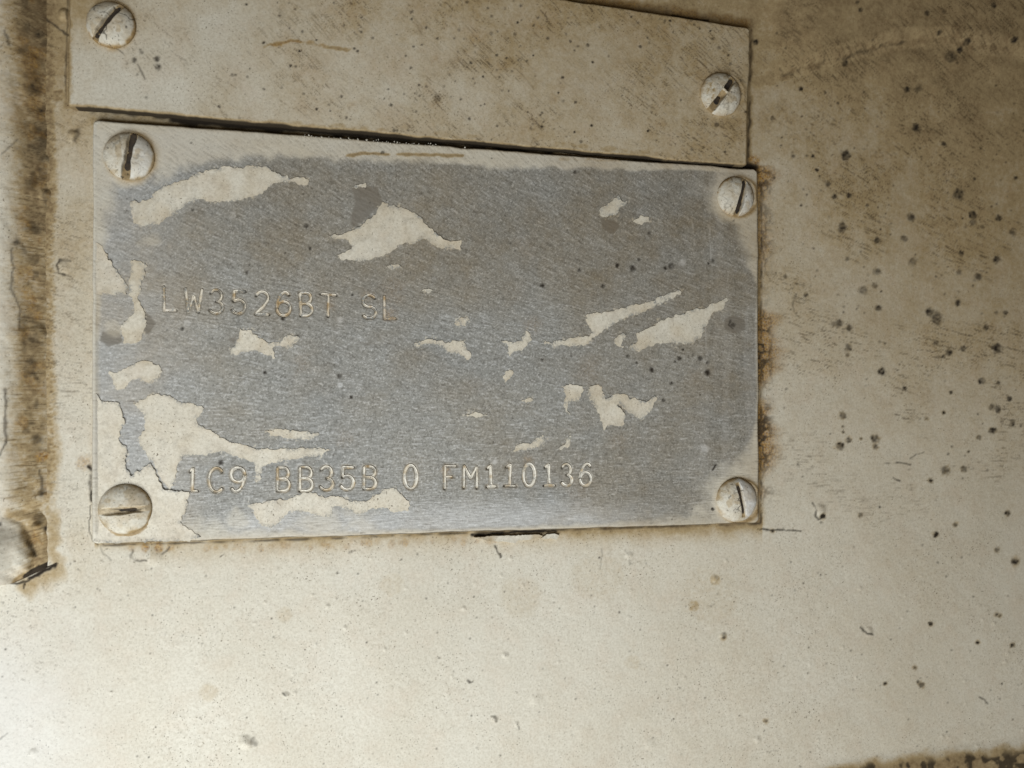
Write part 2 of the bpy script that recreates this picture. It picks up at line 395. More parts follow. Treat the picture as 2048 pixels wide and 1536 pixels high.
for p, w, a in (([(155, 262), (160, 272), (152, 281)], 4, .7), ([(138, 522), (122, 518), (113, 530), (117, 545), (132, 549)], 2.2, .8), ([(78, 25), (100, 46), (118, 55), (136, 70)], 1.8, .8), ([(25, 80), (36, 106)], 1.8, .6),
    ([(180, 934), (183, 945), (179, 958)], 3.2, 1), ([(180, 964), (184, 984), (182, 1003)], 3.2, 1), ([(181, 1010), (179, 1030), (178, 1052), (185, 1075), (198, 1090)], 1.1, .8), ([(202, 1092), (225, 1089), (250, 1088)], 1.6, .7),
    ([(1518, 1059), (1560, 1061), (1602, 1063)], 1.9, .95), ([(1624, 1008), (1630, 1024), (1635, 1040), (1646, 1033)], 1.9, .85), ([(1722, 1253), (1734, 1266), (1745, 1268)], 2.2, .9), ([(1958, 1391), (1966, 1397), (1974, 1406)], 1.8, .9),
    ([(264, 1100), (262, 1112), (272, 1121), (292, 1122)], 1.8, .7), ([(202, 1096), (206, 1112), (222, 1120)], 1.4, .4), ([(338, 1092), (336, 1104), (326, 1110)], 1.6, .6), ([(442, 1111), (449, 1105)], 1.3, .8), ([(990, 1092), (995, 1102), (999, 1112)], 1.8, .85),
    ([(936, 1363), (944, 1362)], 1.8, .9), ([(1032, 1446), (1037, 1456)], 1.6, .8), ([(985, 1435), (992, 1441)], 1.8, .8), ([(1203, 1098), (1201, 1140)], 1.6, .35), ([(1250, 1100), (1262, 1128)], 1.4, .35), ([(505, 1478), (512, 1488)], 3.5, .55), ([(565, 1385), (574, 1390)], 1.8, .8),
    ([(700, 1106), (710, 1102)], 1.2, .6), ([(1770, 928), (1795, 923), (1822, 927)], 1.6, .8), ([(1790, 955), (1803, 961)], 1.8, .9), ([(1820, 915), (1850, 905)], 1.4, .6), ([(1590, 588), (1586, 604), (1593, 630)], 1.3, .5), ([(1525, 1505), (1560, 1500)], 1.2, .3), ([(0, 1480), (14, 1470)], 1.5, .4)):
    P.line('mould_shade', p, w * (1.15 if p[0][0] < 1000 else .85), a, .8, 3.2, .32, int(p[0][0]))
# torn foot of the moulding, the shade of its crevice painted black and brown
P.line('mould_shade', [(109, 1131), (92, 1140), (74, 1149), (58, 1158)], 5, 1, .6, 3); P.line('dirt_shade', [(108, 1030), (104, 1090), (108, 1128)], 13, .5, .98, 6); P.line('mould_shade', [(113, 1128), (52, 1165)], 2.2, .9, .7, 2); P.line('mould_shade', [(52, 1165), (34, 1167), (14, 1163)], 2, .9, .7, 2); P.line('mould_shade', [(50, 1165), (47, 1177)], 1.8, .8, .7, 1)
P.line('dirt_shade', [(118, 1135), (90, 1155), (50, 1176)], 16, .5, .98, 3)
# dark gaps between the sheets: crevice dirt and deep shade painted black
P.line('mould_shade', [(190, 216), (350, 230), (600, 252), (900, 275), (1200, 302), (1500, 336)], 9, 1, .5, 1)
P.line('mould_shade', [(350, 238), (600, 258), (900, 280), (1100, 298)], 12, 1, .5, 1)
P.line('mould_shade', [(944, 1070), (985, 1068), (1030, 1064), (1072, 1062), (1112, 1061)], 3.2, 1, .6, 1.6)
P.line('mould_shade', [(200, 1091), (400, 1085), (700, 1075), (1000, 1063), (1300, 1054), (1520, 1047)], 2.2, .75, .8, .6, .42)
P.line('dirt_shade', [(1503, 60), (1500, 200), (1496, 336)], 7, .85, .9, 2, .35); P.line('mould_shade', [(1503, 60), (1500, 200), (1496, 336)], 2.2, .8, .8, 1.6, .5)
P.line('mould_shade', [(1522, 345), (1522, 600), (1522, 1045)], 2.2, .8, .8, .8, .40)
P.line('mould_shade', [(1497, 333), (1512, 334)], 5, .95, .7)
P.line('mould_shade', [(136, 0), (133, 100), (131, 200)], 2.0, .65, .8, 1.2, .42)
# panel is kept wherever it can be seen (it carries on a little way under the plates)
hid = (inside(U, V, NPQ) & (dn > 40)) | (inside(U, V, UPQ) & (du > 40))
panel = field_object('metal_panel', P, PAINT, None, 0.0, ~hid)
tag(panel, 'large cream painted metal panel with brown grime and black mouldy spots', kind='structure')

# ------------------------------------------------------------------ plates
def edge_axis(n, length, e):
    """0..1 with a few close rows at both rims"""
    rim = np.array([0, .35, 1.2, 2.4, 4.0, 6.0]) / length
    return np.concatenate([rim, np.linspace(8. / length, 1 - 8. / length, n), 1 - rim[::-1]])
def plate_field(C, su, sv, thick, wob, rad, seed):
    tl, tr, br, bl = (np.array(C[k], float) for k in ('tl', 'tr', 'br', 'bl'))
    Lu = np.hypot(*(tr - tl)); Lv = np.hypot(*(bl - tl))
    a, b = np.meshgrid(su, sv)
    top_ = tl[None, None] * (1 - a[..., None]) + tr[None, None] * a[..., None]
    bot_ = bl[None, None] * (1 - a[..., None]) + br[None, None] * a[..., None]
    p = top_ * (1 - b[..., None]) + bot_ * b[..., None]
    da = np.minimum(a, 1 - a) * Lu; db = np.minimum(b, 1 - b) * Lv
    dd = np.minimum(da, db)
    # slightly uneven cut edges
    fall = np.exp(-dd / 14.)
    p[..., 0] += wob * 2 * (fbm(p[..., 0] / 45, p[..., 1] / 45, 3, seed) - .5) * fall
    p[..., 1] += wob * 2 * (fbm(p[..., 0] / 45, p[..., 1] / 45, 3, seed + 4) - .5) * fall
    # rounded corners
    qx, qy = rad - da, rad - db
    m = (qx > 0) & (qy > 0)
    k = np.where(m, np.maximum(qx, qy) / np.maximum(np.hypot(qx, qy), 1e-6), 1)
    sx = np.where(a < .5, 1, -1); sy = np.where(b < .5, 1, -1)
    p[..., 0] += np.where(m, qx * (1 - k) * sx, 0); p[..., 1] += np.where(m, qy * (1 - k) * sy, 0)
    F = Field(p[..., 0], p[..., 1])
    dd = dd.ravel()
    F.d = dd
    F.H = np.where(dd < .2, -3.0, thick - 4.5 * np.clip(1 - dd / 5.0, 0, 1) ** 2)
    return F

# ---- upper plate
su = edge_axis(690, 1362, 0); sv = edge_axis(170, 330, 0)
Q = plate_field(UP, su, sv, TU, 2.6, 9, 33)
U, V = Q.U, Q.V; A = Q.A
big = fbm(U / 260, V / 160, 4, 101); mid = fbm(U / 85, V / 85, 4, 111); fine = fbm(U / 24, V / 24, 4, 121)
Q.H += 2.0 * (big - .5) + .9 * (mid - .5)
A['dirt_shade'] += np.clip(.205 + .35 * (big - .5) + .30 * (mid - .5) + .17 * sstep(450, 1200, U) + .12 * sstep(60, -40, V) - .06 * sstep(520, 300, U), .04, .6) * (.7 + .6 * fine)
LL = lic(Q.shape, angle_field(U, V) * 1.05, 4, 31)
A['streak'] += 1.25 * sstep(.70, 1.9, LL + 1.7 * (fine - .5)) * (.22 + .78 * sstep(.44, .64, mid)) * (.5 + .5 * sstep(450, 750, U))
A['streak'] = np.maximum(A['streak'], sstep(2.3, 3.1, lic(Q.shape, angle_field(U, V), 1, 37)) * .85)
A['dirt_shade'] = np.maximum(A['dirt_shade'], np.exp(-Q.d / 4.) * .5 * (.3 + fine))
A['mould_shade'] = np.maximum(A['mould_shade'], sstep(3.4, 1.0, Q.d + 3.5 * (fine - .5)) * np.where(U > 1470, .55, np.where(U < 150, .3, .95))).astype(np.float32)  # side walls blackened: grime plus the painted shade of the gap
Q.line('dirt_shade', [(135, 2), (134, 120), (133, 205)], 9, .85, .95, 3, .30); A['dirt_shade'] = np.maximum(A['dirt_shade'], sstep(330, 150, U + 90 * (mid - .5)) * sstep(150, -10, V) * (.30 + .5 * fine))  # rim grime, and vignetting painted in around the upper left screw
Q.line('dirt_shade', [(530, 92), (590, 80), (640, 90), (700, 100)], 3.5, .75, .8, 3, .4); Q.line('rust', [(545, 90), (600, 82), (650, 92)], 4, .5, .9, 3, .45)
for x, y, r, a in ((314, 118, 7, .8), (316, 134, 7, .85), (268, 120, 6, .75), (283, 104, 5, .5), (875, 197, 9, .45), (1175, 90, 4, .9), (1438, 95, 4, .7), (1433, 250, 5, .8), (1450, 304, 3, .8)):
    Q.spot('mould_shade', x, y, r, a * .9, 5, .6, .6)
Q.line('mould_shade', [(276, 128), (282, 142), (290, 158)], 1.6, .6, .8, 1.5); Q.line('mould_shade', [(201, 72), (222, 88), (246, 108)], 1.4, .7, .8, 1.5)
for k in range(210):
    x = random.gauss(950, 330); y = random.uniform(0, 300)
    Q.spot('mould_shade', x, y, random.uniform(1.6, 3.6), random.uniform(.4, .9), k, .8, .5)
for k in range(22):
    Q.spot('rust', random.gauss(1050, 260), random.uniform(20, 280), random.uniform(5, 14), random.uniform(.10, .3), k, .8, .8)
Q.line('dirt_shade', [(400, 240), (800, 262), (1200, 296), (1480, 326)], 7, .5, .9, 3, .45)
for x, y, r, an, so, sw, c in SCREWS:
    if c != 'u': continue
    d = np.hypot(U - x - 2, V - y - 2) - r
    an = np.arctan2(V - y, U - x)
    Q.H += 3.6 * np.exp(-np.abs(d + 1) / 4.5) * (.3 + 1.2 * fbm(an * 2, d / 20., 2, int(y)))
    ring = np.exp(-np.abs(d) / 6.) * (.35 + .9 * fbm(an * 3, d / 9., 3, int(x))) * (.65 + .35 * np.cos(an - (.3 if x < 500 else -2.2)))  # grime ring with the head's shadow painted in, darker to one side
    A['dirt_shade'] = np.maximum(A['dirt_shade'], np.clip(ring * 1.1, 0, .95)); A['rust'] = np.maximum(A['rust'], np.clip(ring * .45, 0, 1))
A['dirt_shade'] = np.maximum(A['dirt_shade'], sstep(9, 2, Q.d + 5 * (fine - .5)) * .7 * (V > 190)).astype(np.float32)  # lower rim: grime plus painted shade to dull the lit bevel
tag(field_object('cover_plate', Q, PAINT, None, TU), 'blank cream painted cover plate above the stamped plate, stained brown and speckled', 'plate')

# ---- stamped characters: single strokes inside boxes x0, y0, x1, y1
def arc(cx, cy, rx, ry, a0, a1, n=26):
    t = np.radians(np.linspace(a0, a1, n))
    return [(cx + rx * math.cos(k), cy + ry * math.sin(k)) for k in t]
def glyph(ch):
    if ch == 'L': return [[(0, 0), (0, 1), (1, 1)]]
    if ch == 'W': return [[(0, 0), (.17, 1), (.5, .32), (.78, 1), (1, .04)]]
    if ch == 'M': return [[(0, 1), (0, 0), (.52, .56), (1, .04), (1, 1)]]
    if ch == 'F': return [[(0, 1), (0, 0), (1, 0)], [(0, .48), (.68, .47)]]
    if ch == 'T': return [[(0, 0), (1, .04)], [(.5, .02), (.5, 1)]]
    if ch == '1': return [[(.12, .14), (.46, 0), (.46, 1)], [(0, 1), (1, 1)]]
    if ch == 'i': return [[(-.35, .14), (0, 0), (0, 1), (.75, 1)]]
    if ch == '0': return [arc(.5, .5, .5, .5, -90, 270, 44)]
    if ch == 'C': return [arc(.55, .5, .53, .5, 318, 45, 36)]
    if ch == '3': return [arc(.44, .26, .46, .26, 205, 440) , arc(.44, .75, .54, .25, 272, 520)]
    if ch == '5': return [[(.98, .02), (.12, 0), (.10, .42)], arc(.45, .69, .53, .31, 228, 515)]
    if ch == '2': return [arc(.48, .27, .46, .27, 200, 395) + [(.55, .68), (.08, .92), (.03, .99), (1, 1)]]
    if ch == '6': return [[(.90, .13), (.76, .02), (.58, .0), (.36, .08), (.18, .25), (.06, .48), (.02, .68)] + arc(.5, .70, .48, .30, 180, 540, 40)]
    if ch == '9': return [[(1 - x, 1 - y) for x, y in s] for s in glyph('6')]
    if ch == 'S': return [arc(.5, .25, .46, .25, 335, 90) + arc(.5, .75, .5, .25, 270, 512)]
    if ch == 'B': return [[(0, 0), (0, 1)], [(0, 0), (.5, 0)] + arc(.5, .24, .42, .24, 270, 450) + [(0, .48)], [(.5, .48)] + arc(.5, .74, .5, .26, 270, 450) + [(0, 1)]]
CHARS = [('L',328,572,352,621),('W',371,576,404,624),('3',421,579,446,626),('5',465,582,491,627),('2',511,583,538,629),('6',553,584,581,631),('B',601,585,624,631),('T',641,588,672,633),('S',725,590,752,636),('L',769,591,791,637),
 ('i',385,937,400,982),('C',417,936,446,984),('9',461,935,490,983),('B',555,935,579,982),('B',600,934,625,982),('3',642,933,666,980),('5',683,934,708,979),('B',728,933,752,978),('0',809,930,834,977),('F',890,932,912,978),('M',928,931,954,976),('1',973,931,992,973),('1',1010,929,1032,972),('0',1047,928,1070,972),('1',1088,929,1110,971),('3',1125,928,1144,971),('6',1160,927,1183,971)]
STROKES = []; tilt = random.Random(3)
for ch, x0, y0, x1, y1 in CHARS:
    ss = []; ta = math.radians(tilt.uniform(-2.2, 2.2)); mx, my = (x0 + x1) / 2, (y0 + y1) / 2
    for s in glyph(ch):
        s = np.array([(x0 + (x1 - x0) * x, y0 + (y1 - y0) * y) for x, y in s])
        s = np.stack([mx + (s[:, 0] - mx) * math.cos(ta) - (s[:, 1] - my) * math.sin(ta), my + (s[:, 0] - mx) * math.sin(ta) + (s[:, 1] - my) * math.cos(ta)], -1)
        seg = np.hypot(*np.diff(s, axis=0).T); c = np.concatenate([[0], np.cumsum(seg)])
        n = max(4, int(c[-1] / 1.4))
        ss.append(np.stack([np.interp(np.linspace(0, c[-1], n), c, s[:, k]) for k in (0, 1)], -1))
    STROKES.append((ch, ss))

# ---- stamped plate
nroot = empty('stamped_plate', 850, 660, 0)
tag(nroot, 'grey metal plate stamped LW3526BT SL with peeling cream paint', 'nameplate')
su = edge_axis(835, 1334, 0)
sv = np.concatenate([np.array([0, .35, 1.2, 2.4, 4.0, 6.0]), np.arange(8, 310, 2.2), np.arange(310, 415, 1.5), np.arange(415, 720, 2.2), np.arange(720, 825, 1.5), np.arange(825, 843, 2.0), 851 - np.array([6.0, 4.0, 2.4, 1.2, .35, 0])]) / 851.
F = plate_field(NP, su, sv, TN, 2.2, 12, 51)
U, V = F.U, F.V; A = F.A
big = fbm(U / 280, V / 220, 4, 201); mid = fbm(U / 90, V / 70, 4, 211); fine = fbm(U / 22, V / 22, 4, 221)
F.H += 2.2 * (big - .5) + .8 * (mid - .5)
topy = 238 + (U - 185) * .0751; boty = 1089 - (U - 183) * .0322
dt = V - topy; db = boty - V
# paint film left on the rims, worn through unevenly
tw = np.interp(U, [185, 330, 420, 600, 800, 1000, 1200, 1400, 1517], [120, 105, 62, 44, 40, 36, 26, 12, 18])
film = sstep(1.15, .72, dt / tw + .55 * (fine - .5) + .30 * (mid - .5))
film = np.maximum(film, sstep(1.3, .5, (U - 185) / np.interp(V, [240, 450, 520, 800, 1089], [60, 36, 16, 14, 30]) + .8 * (fine - .5)) * .85)
film = np.maximum(film, sstep(1.45, .35, (1518 - U) / np.interp(V, [330, 400, 460, 520, 570, 840, 900, 960, 1046], [85, 88, 50, 22, 5, 6, 26, 82, 150]) + .9 * (fine - .5) + 1.1 * (mid - .5)))
film = np.maximum(film, .75 * sstep(1.2, .4, db / np.interp(U, [183, 380, 480, 900, 1250, 1519], [60, 60, 22, 8, 14, 40]) + .9 * (fine - .5)))
for x, y, rr_ in ((430, 1062, 42), (470, 1040, 30), (640, 1052, 50), (720, 1045, 40), (228, 660, 24), (300, 480, 22)):
    film = np.maximum(film, .55 * sstep(1.3, .4, np.hypot(U - x, (V - y) * 1.4) / rr_ + 1.4 * (fine - .5)))
A['film'] += np.clip(film, 0, 1)
F.H += 1.0 * film
# paler low on the plate and along the left
A['pale'] += np.clip(.42 * sstep(78, 20, db + 26 * (mid - .5)) * sstep(380, 520, U) * sstep(1420, 1150, U) + .30 * sstep(480, 220, U) * (.4 + mid) + .14 * sstep(1330, 1480, U) * sstep(.45, .6, fbm(U / 14, V / 260, 3, 231)), 0, .6)
ang = angle_field(U, V) * .92
la = lic(F.shape, ang, 4, 43); lb = lic(F.shape, ang, 2, 47)
A['pale'] = np.clip(A['pale'] + .40 * sstep(.7, 2.3, la) + .50 * sstep(1.5, 2.7, lb), 0, .9)
A['streak'] += np.clip(sstep(.7, 2.4, -la) * .48 + sstep(1.5, 2.8, -lb) * .5, 0, .85)
F.H += .16 * la
A['dirt_shade'] += np.clip(.07 + .55 * (mid - .5) + .50 * (big - .5) + .14 * sstep(900, 250, V) * sstep(300, 700, U) + .10 * sstep(1000, 1500, U), 0, .45) * (.6 + .8 * fine) * .60
for k in range(16):
    F.spot('rust', random.uniform(600, 1480), random.uniform(480, 1000), random.uniform(8, 22), random.uniform(.05, .14), k, .8, .9)
for x, y, r, a in ((785, 585, 26, .16), (660, 610, 12, .2), (780, 630, 14, .3), (1065, 650, 18, .18), (1180, 740, 30, .16), (1055, 920, 12, .3), (1240, 880, 16, .14), (892, 940, 10, .4), (735, 590, 14, .25), (1395, 645, 12, .35)):
    F.spot('rust', x, y, r, a, 9, .7, .9)
# smooth grey ghosts where flakes came away lately
for pts in ([(702, 376), (730, 370), (757, 373), (761, 393), (767, 404), (737, 434), (706, 458), (700, 437), (709, 403)], [(1200, 437), (1225, 440), (1244, 454), (1222, 468), (1203, 455)], [(288, 622), (302, 632), (312, 646), (298, 668), (286, 668)], [(205, 663), (238, 662), (246, 684), (215, 694), (200, 680)], [(1448, 636), (1470, 630), (1490, 640), (1492, 660), (1470, 668), (1450, 660)], [(718, 684), (745, 684), (735, 694)], [(1178, 640), (1195, 645), (1190, 657), (1175, 652)], [(1234, 805), (1254, 812), (1246, 824)], [(455, 680), (475, 668), (470, 690)]):
    i = F.box(min(p[0] for p in pts) - 8, min(p[1] for p in pts) - 8, max(p[0] for p in pts) + 8, max(p[1] for p in pts) + 8)
    ins = inside(U[i], V[i], pts); dpt = polydist(U[i], V[i], np.array(pts + pts[:1], float)) * np.where(ins, 1, -1) + 5 * (fine[i] - .5)
    g = sstep(-2, 3, dpt) * .85
    A['ghost'][i] = np.maximum(A['ghost'][i], g); A['pale'][i] *= 1 - .85 * g; A['streak'][i] *= 1 - .85 * g
for k, (x, y, r) in enumerate([(1159,541,5),(1234,531,5),(1265,536,7),(1277,519,4),(1330,536,4),(1343,532,7),(1206,572,5),(1084,571,5),(1255,712,4),(1273,726,3),(1304,740,6),(1359,717,5),(1350,723,3),(1386,710,3),(1400,717,5),(1415,726,4),(1366,699,3),(1342,767,4),(1415,746,7),(1327,801,4),(1084,719,3),(1425,521,4),(1417,527,3),(566,636,6),(612,452,5),(495,545,4),(688,951,4),(441,925,6),(620,497,4),(1298,466,4),(530,745,4),(679,752,5),(702,795,4),(385,420,3),(364,658,4),(1466,650,5),(705,590,3),(1425,1018,4),(765,305,4),(1150,345,4)]):
    F.spot('mould_shade', x, y, r, .85, k, .6, .55)
F.line('mould_shade', [(1425, 940), (1432, 930)], 2.2, .9, .6, .5); F.line('mould_shade', [(1462, 640), (1458, 650), (1466, 658)], 1.6, .7)
for k in range(150):
    F.spot('mould_shade', random.uniform(200, 1500), random.uniform(270, 1040), random.uniform(1.2, 2.4), random.uniform(.3, .7), k, .6, .6)
for x, y, r in ((375, 645, 9), (465, 430, 7), (1410, 898, 9), (680, 770, 6), (1155, 1012, 9), (1365, 525, 8), (990, 923, 6), (680, 640, 7), (600, 930, 6)):
    F.spot('pale', x, y, r, .5, 3, .3, .5)
for pts in ([(1383, 440), (1390, 490)], [(1418, 430), (1422, 520)], [(1410, 640), (1414, 720)], [(1068, 822), (1110, 845), (1150, 862)], [(230, 640), (238, 650)], [(1300, 718), (1345, 722)], [(1370, 545), (1392, 548)]):
    F.line('pale', pts, 1.3, .45, .8, 1.4, .35)
F.line('dirt_shade', [(695, 311), (730, 307), (800, 309), (925, 312)], 3, .75, .8, 1.5, .3); F.line('dirt_shade', [(1120, 318), (1220, 320), (1300, 317)], 3, .35, .9, 2, .35)
A['dirt_shade'] = np.maximum(A['dirt_shade'], np.exp(-F.d / 4.) * .55 * (.2 + fine) * (U > 230))
A['mould_shade'] = np.maximum(A['mould_shade'], sstep(3.0, 1.0, F.d + 2.5 * (fine - .5)) * (U > 200) * .85).astype(np.float32)  # rim walls blackened by grime and painted gap shade
A['film'] = np.where((F.d < 9) & (U < 215), 1, A['film']).astype(np.float32)
A['dirt_shade'] = np.where((F.d < 9) & (U < 200), A['dirt_shade'] * .15, A['dirt_shade']).astype(np.float32)
# paint bead down the left rim, its caught light painted pale
A['pale'] = np.where(U < 193, .75, A['pale']).astype(np.float32)
F.H += np.where(U < 230, 2.6 * np.exp(-((U - 185 - 4) / np.interp(V, [240, 600, 800, 1089], [3, 4, 6, 7])) ** 2) * sstep(1084, 1060, V) * np.interp(V, [240, 500, 700, 1000], [.5, .7, 1.2, 1.6]), 0)
for x, y, r, an, so, sw, c in SCREWS:
    if c != 'n': continue
    d = np.hypot(U - x - 2, V - y - 1) - r
    an = np.arctan2(V - y, U - x)
    F.H += 3.6 * np.exp(-np.abs(d + 1) / 4.5) * (.3 + 1.2 * fbm(an * 2, d / 20., 2, int(y))) * (F.d > 6)
    ring = np.exp(-np.abs(d) / 5.5) * (.35 + .9 * fbm(an * 3, d / 9., 3, int(x + y))) * (.6 + .4 * np.cos(an - .4))  # ring of grime and painted head shadow, stronger on one side
    A['dirt_shade'] = np.maximum(A['dirt_shade'], np.clip(ring * 1.1, 0, .9)); A['rust'] = np.maximum(A['rust'], np.clip(ring * .3, 0, 1))
    A['film'] = np.maximum(A['film'], sstep(22, 6, d + 16 * (fine - .5)) * .9)
FL = [
 [(260,405),(294,400),(325,374),(373,359),(410,342),(448,333),(478,338),(506,330),(533,333),(547,345),(581,357),(605,355),(617,359),(615,369),(581,364),(554,366),(533,379),(513,393),(478,400),(434,405),(400,398),(376,405),(362,420),(338,434),(318,448),(284,453),(267,448),(263,427)],
 [(658,473),(692,466),(716,455),(747,431),(767,405),(776,407),(774,415),(788,410),(819,422),(843,436),(860,458),(884,477),(908,484),(923,480),(921,499),(901,496),(873,494),(860,485),(850,478),(822,485),(795,492),(778,506),(747,516),(720,523),(679,518),(675,509),(703,499),(706,492),(692,478)],
 [(1198,420),(1215,407),(1225,401),(1236,391),(1244,403),(1256,400),(1249,410),(1237,420),(1232,432),(1215,434),(1201,432)],
 [(1263,444),(1280,431),(1297,434),(1300,444),(1280,448)],
 [(263,522),(278,523),(294,532),(287,553),(282,573),(276,597),(282,611),(288,624),(292,645),(288,665),(280,681),(259,687),(249,687),(246,672),(240,658),(253,641),(266,628),(270,604),(258,590),(256,563),(266,542)],
 [(187,479),(201,491),(225,529),(246,556),(255,574),(253,589),(218,587),(191,588),(187,587)],
 [(218,744),(235,747),(253,735),(276,723),(300,723),(317,730),(324,742),(314,758),(297,766),(283,759),(266,759),(253,770),(251,778),(235,781),(225,761)],
 [(480,657),(502,660),(519,676),(540,684),(560,685),(577,670),(591,672),(600,677),(587,693),(572,694),(560,690),(548,694),(548,718),(533,708),(509,701),(478,705),(471,709),(459,700),(473,684)],
 [(266,807),(287,799),(304,787),(328,790),(348,795),(358,802),(389,809),(408,817),(393,840),(396,848),(423,865),(447,877),(458,886),(485,889),(526,898),(577,898),(615,896),(659,899),(642,911),(598,915),(577,920),(540,927),(524,935),(518,946),(521,959),(514,966),(508,961),(512,942),(507,925),(492,920),(458,906),(440,903),(420,910),(389,911),(364,911),(355,935),(347,970),(339,982),(320,953),(305,922),(297,915),(287,900),(275,876),(291,859),(286,825)],
 [(188,783),(202,801),(237,806),(247,832),(250,849),(237,876),(257,904),(250,931),(262,950),(285,940),(301,926),(316,954),(330,980),(346,982),(377,984),(375,1010),(360,1044),(373,1054),(401,1074),(390,1080),(200,1085),(188,1078)],
 [(529,862),(553,858),(594,862),(639,867),(628,875),(608,879),(577,877),(543,872)],
 [(500,1010),(527,1005),(578,996),(609,986),(633,987),(650,996),(677,993),(698,1000),(732,1003),(758,988),(770,977),(787,975),(798,983),(804,992),(820,1002),(821,1012),(816,1022),(792,1022),(765,1015),(744,1017),(727,1027),(714,1029),(703,1019),(680,1014),(667,1014),(660,1034),(640,1032),(626,1027),(606,1022),(578,1023),(561,1040),(544,1054),(524,1051),(510,1030)],
 [(1002,681),(1022,683),(1039,681),(1049,671),(1053,661),(1060,667),(1060,683),(1053,691),(1043,702),(1026,705),(1020,714),(1015,705),(1020,693)],
 [(827,690),(844,681),(865,678),(889,685),(913,683),(928,681),(933,698),(942,712),(937,720),(926,710),(913,707),(896,702),(882,691),(858,685),(838,693)],
 [(909,647),(920,635),(938,632),(940,640),(930,652),(913,652)],
 [(1087,685),(1108,683),(1138,678),(1162,673),(1179,673),(1186,664),(1179,655),(1174,647),(1169,640),(1172,630),(1186,625),(1217,623),(1258,611),(1285,608),(1306,601),(1330,589),(1360,582),(1360,589),(1333,602),(1306,613),(1278,628),(1248,637),(1227,647),(1207,661),(1190,671),(1183,681),(1166,690),(1145,691),(1128,688),(1108,696),(1101,688)],
 [(1272,667),(1285,661),(1306,655),(1316,643),(1347,633),(1364,628),(1381,620),(1412,614),(1432,606),(1456,592),(1456,602),(1442,620),(1425,626),(1415,640),(1408,661),(1401,678),(1381,686),(1347,688),(1313,686),(1295,695),(1278,703),(1258,695),(1272,684)],
 [(1229,678),(1240,669),(1254,669),(1244,678),(1241,690),(1248,695),(1237,692)],
 [(1126,773),(1142,768),(1166,773),(1162,790),(1157,804),(1142,801),(1134,808),(1135,820),(1140,828),(1130,823),(1128,808),(1131,790)],
 [(1179,773),(1193,770),(1203,773),(1205,787),(1210,797),(1231,787),(1248,787),(1258,796),(1278,799),(1296,801),(1309,790),(1314,797),(1306,811),(1299,825),(1285,840),(1278,838),(1265,828),(1251,818),(1236,806),(1234,810),(1248,825),(1249,838),(1244,855),(1214,849),(1208,861),(1205,845),(1196,825),(1186,804),(1178,790)],
 [(1026,903),(1032,893),(1046,885),(1060,890),(1073,879),(1087,866),(1092,879),(1084,891),(1060,898),(1039,900)],
 [(1116,895),(1131,886),(1136,876),(1142,869),(1140,886),(1135,895),(1121,898)],
 [(930,830),(950,823),(957,827),(976,830),(954,834)],
 [(1007,768),(1010,746),(1019,739),(1026,744),(1019,758)],
 [(1042,801),(1055,797),(1066,799),(1053,806)],
 [(775,534),(793,530),(804,534),(789,538)],
 [(844,581),(858,578),(867,582),(855,586)],
 [(704,374),(714,371),(722,367),(731,365),(733,371),(724,375),(718,373),(712,377)],
 [(1460,384),(1462,382),(1463,385)],
]
FL.pop()
spk = vnoise(U / 3.4, V / 3.4, 411)
for pts in FL:
    Pp = np.array(pts + pts[:1], float)
    i = F.box(Pp[:, 0].min() - 16, Pp[:, 1].min() - 16, Pp[:, 0].max() + 16, Pp[:, 1].max() + 16)
    d = polydist(U[i], V[i], Pp)
    A['film'][i] = np.maximum(A['film'][i], .8 * sstep(.68, .80, spk[i] - d / 30. + .35 * (fine[i] - .5)) * (d < 15))
# cut the grooves of the lettering
for ch, ss in STROKES:
    P2 = np.concatenate(ss)
    i = F.box(P2[:, 0].min() - 8, P2[:, 1].min() - 8, P2[:, 0].max() + 8, P2[:, 1].max() + 8)
    d = np.full(i.size, 99.)
    for k in P2: d = np.minimum(d, np.hypot(U[i] - k[0], V[i] - k[1]))
    F.H[i] -= 5.0 * sstep(2.9, 1.8, d)
    A['dirt_shade'][i] = np.maximum(A['dirt_shade'][i], .30 * sstep(8, 3, d) * fine[i])
field_object('metal_sheet', F, METAL, nroot, TN)

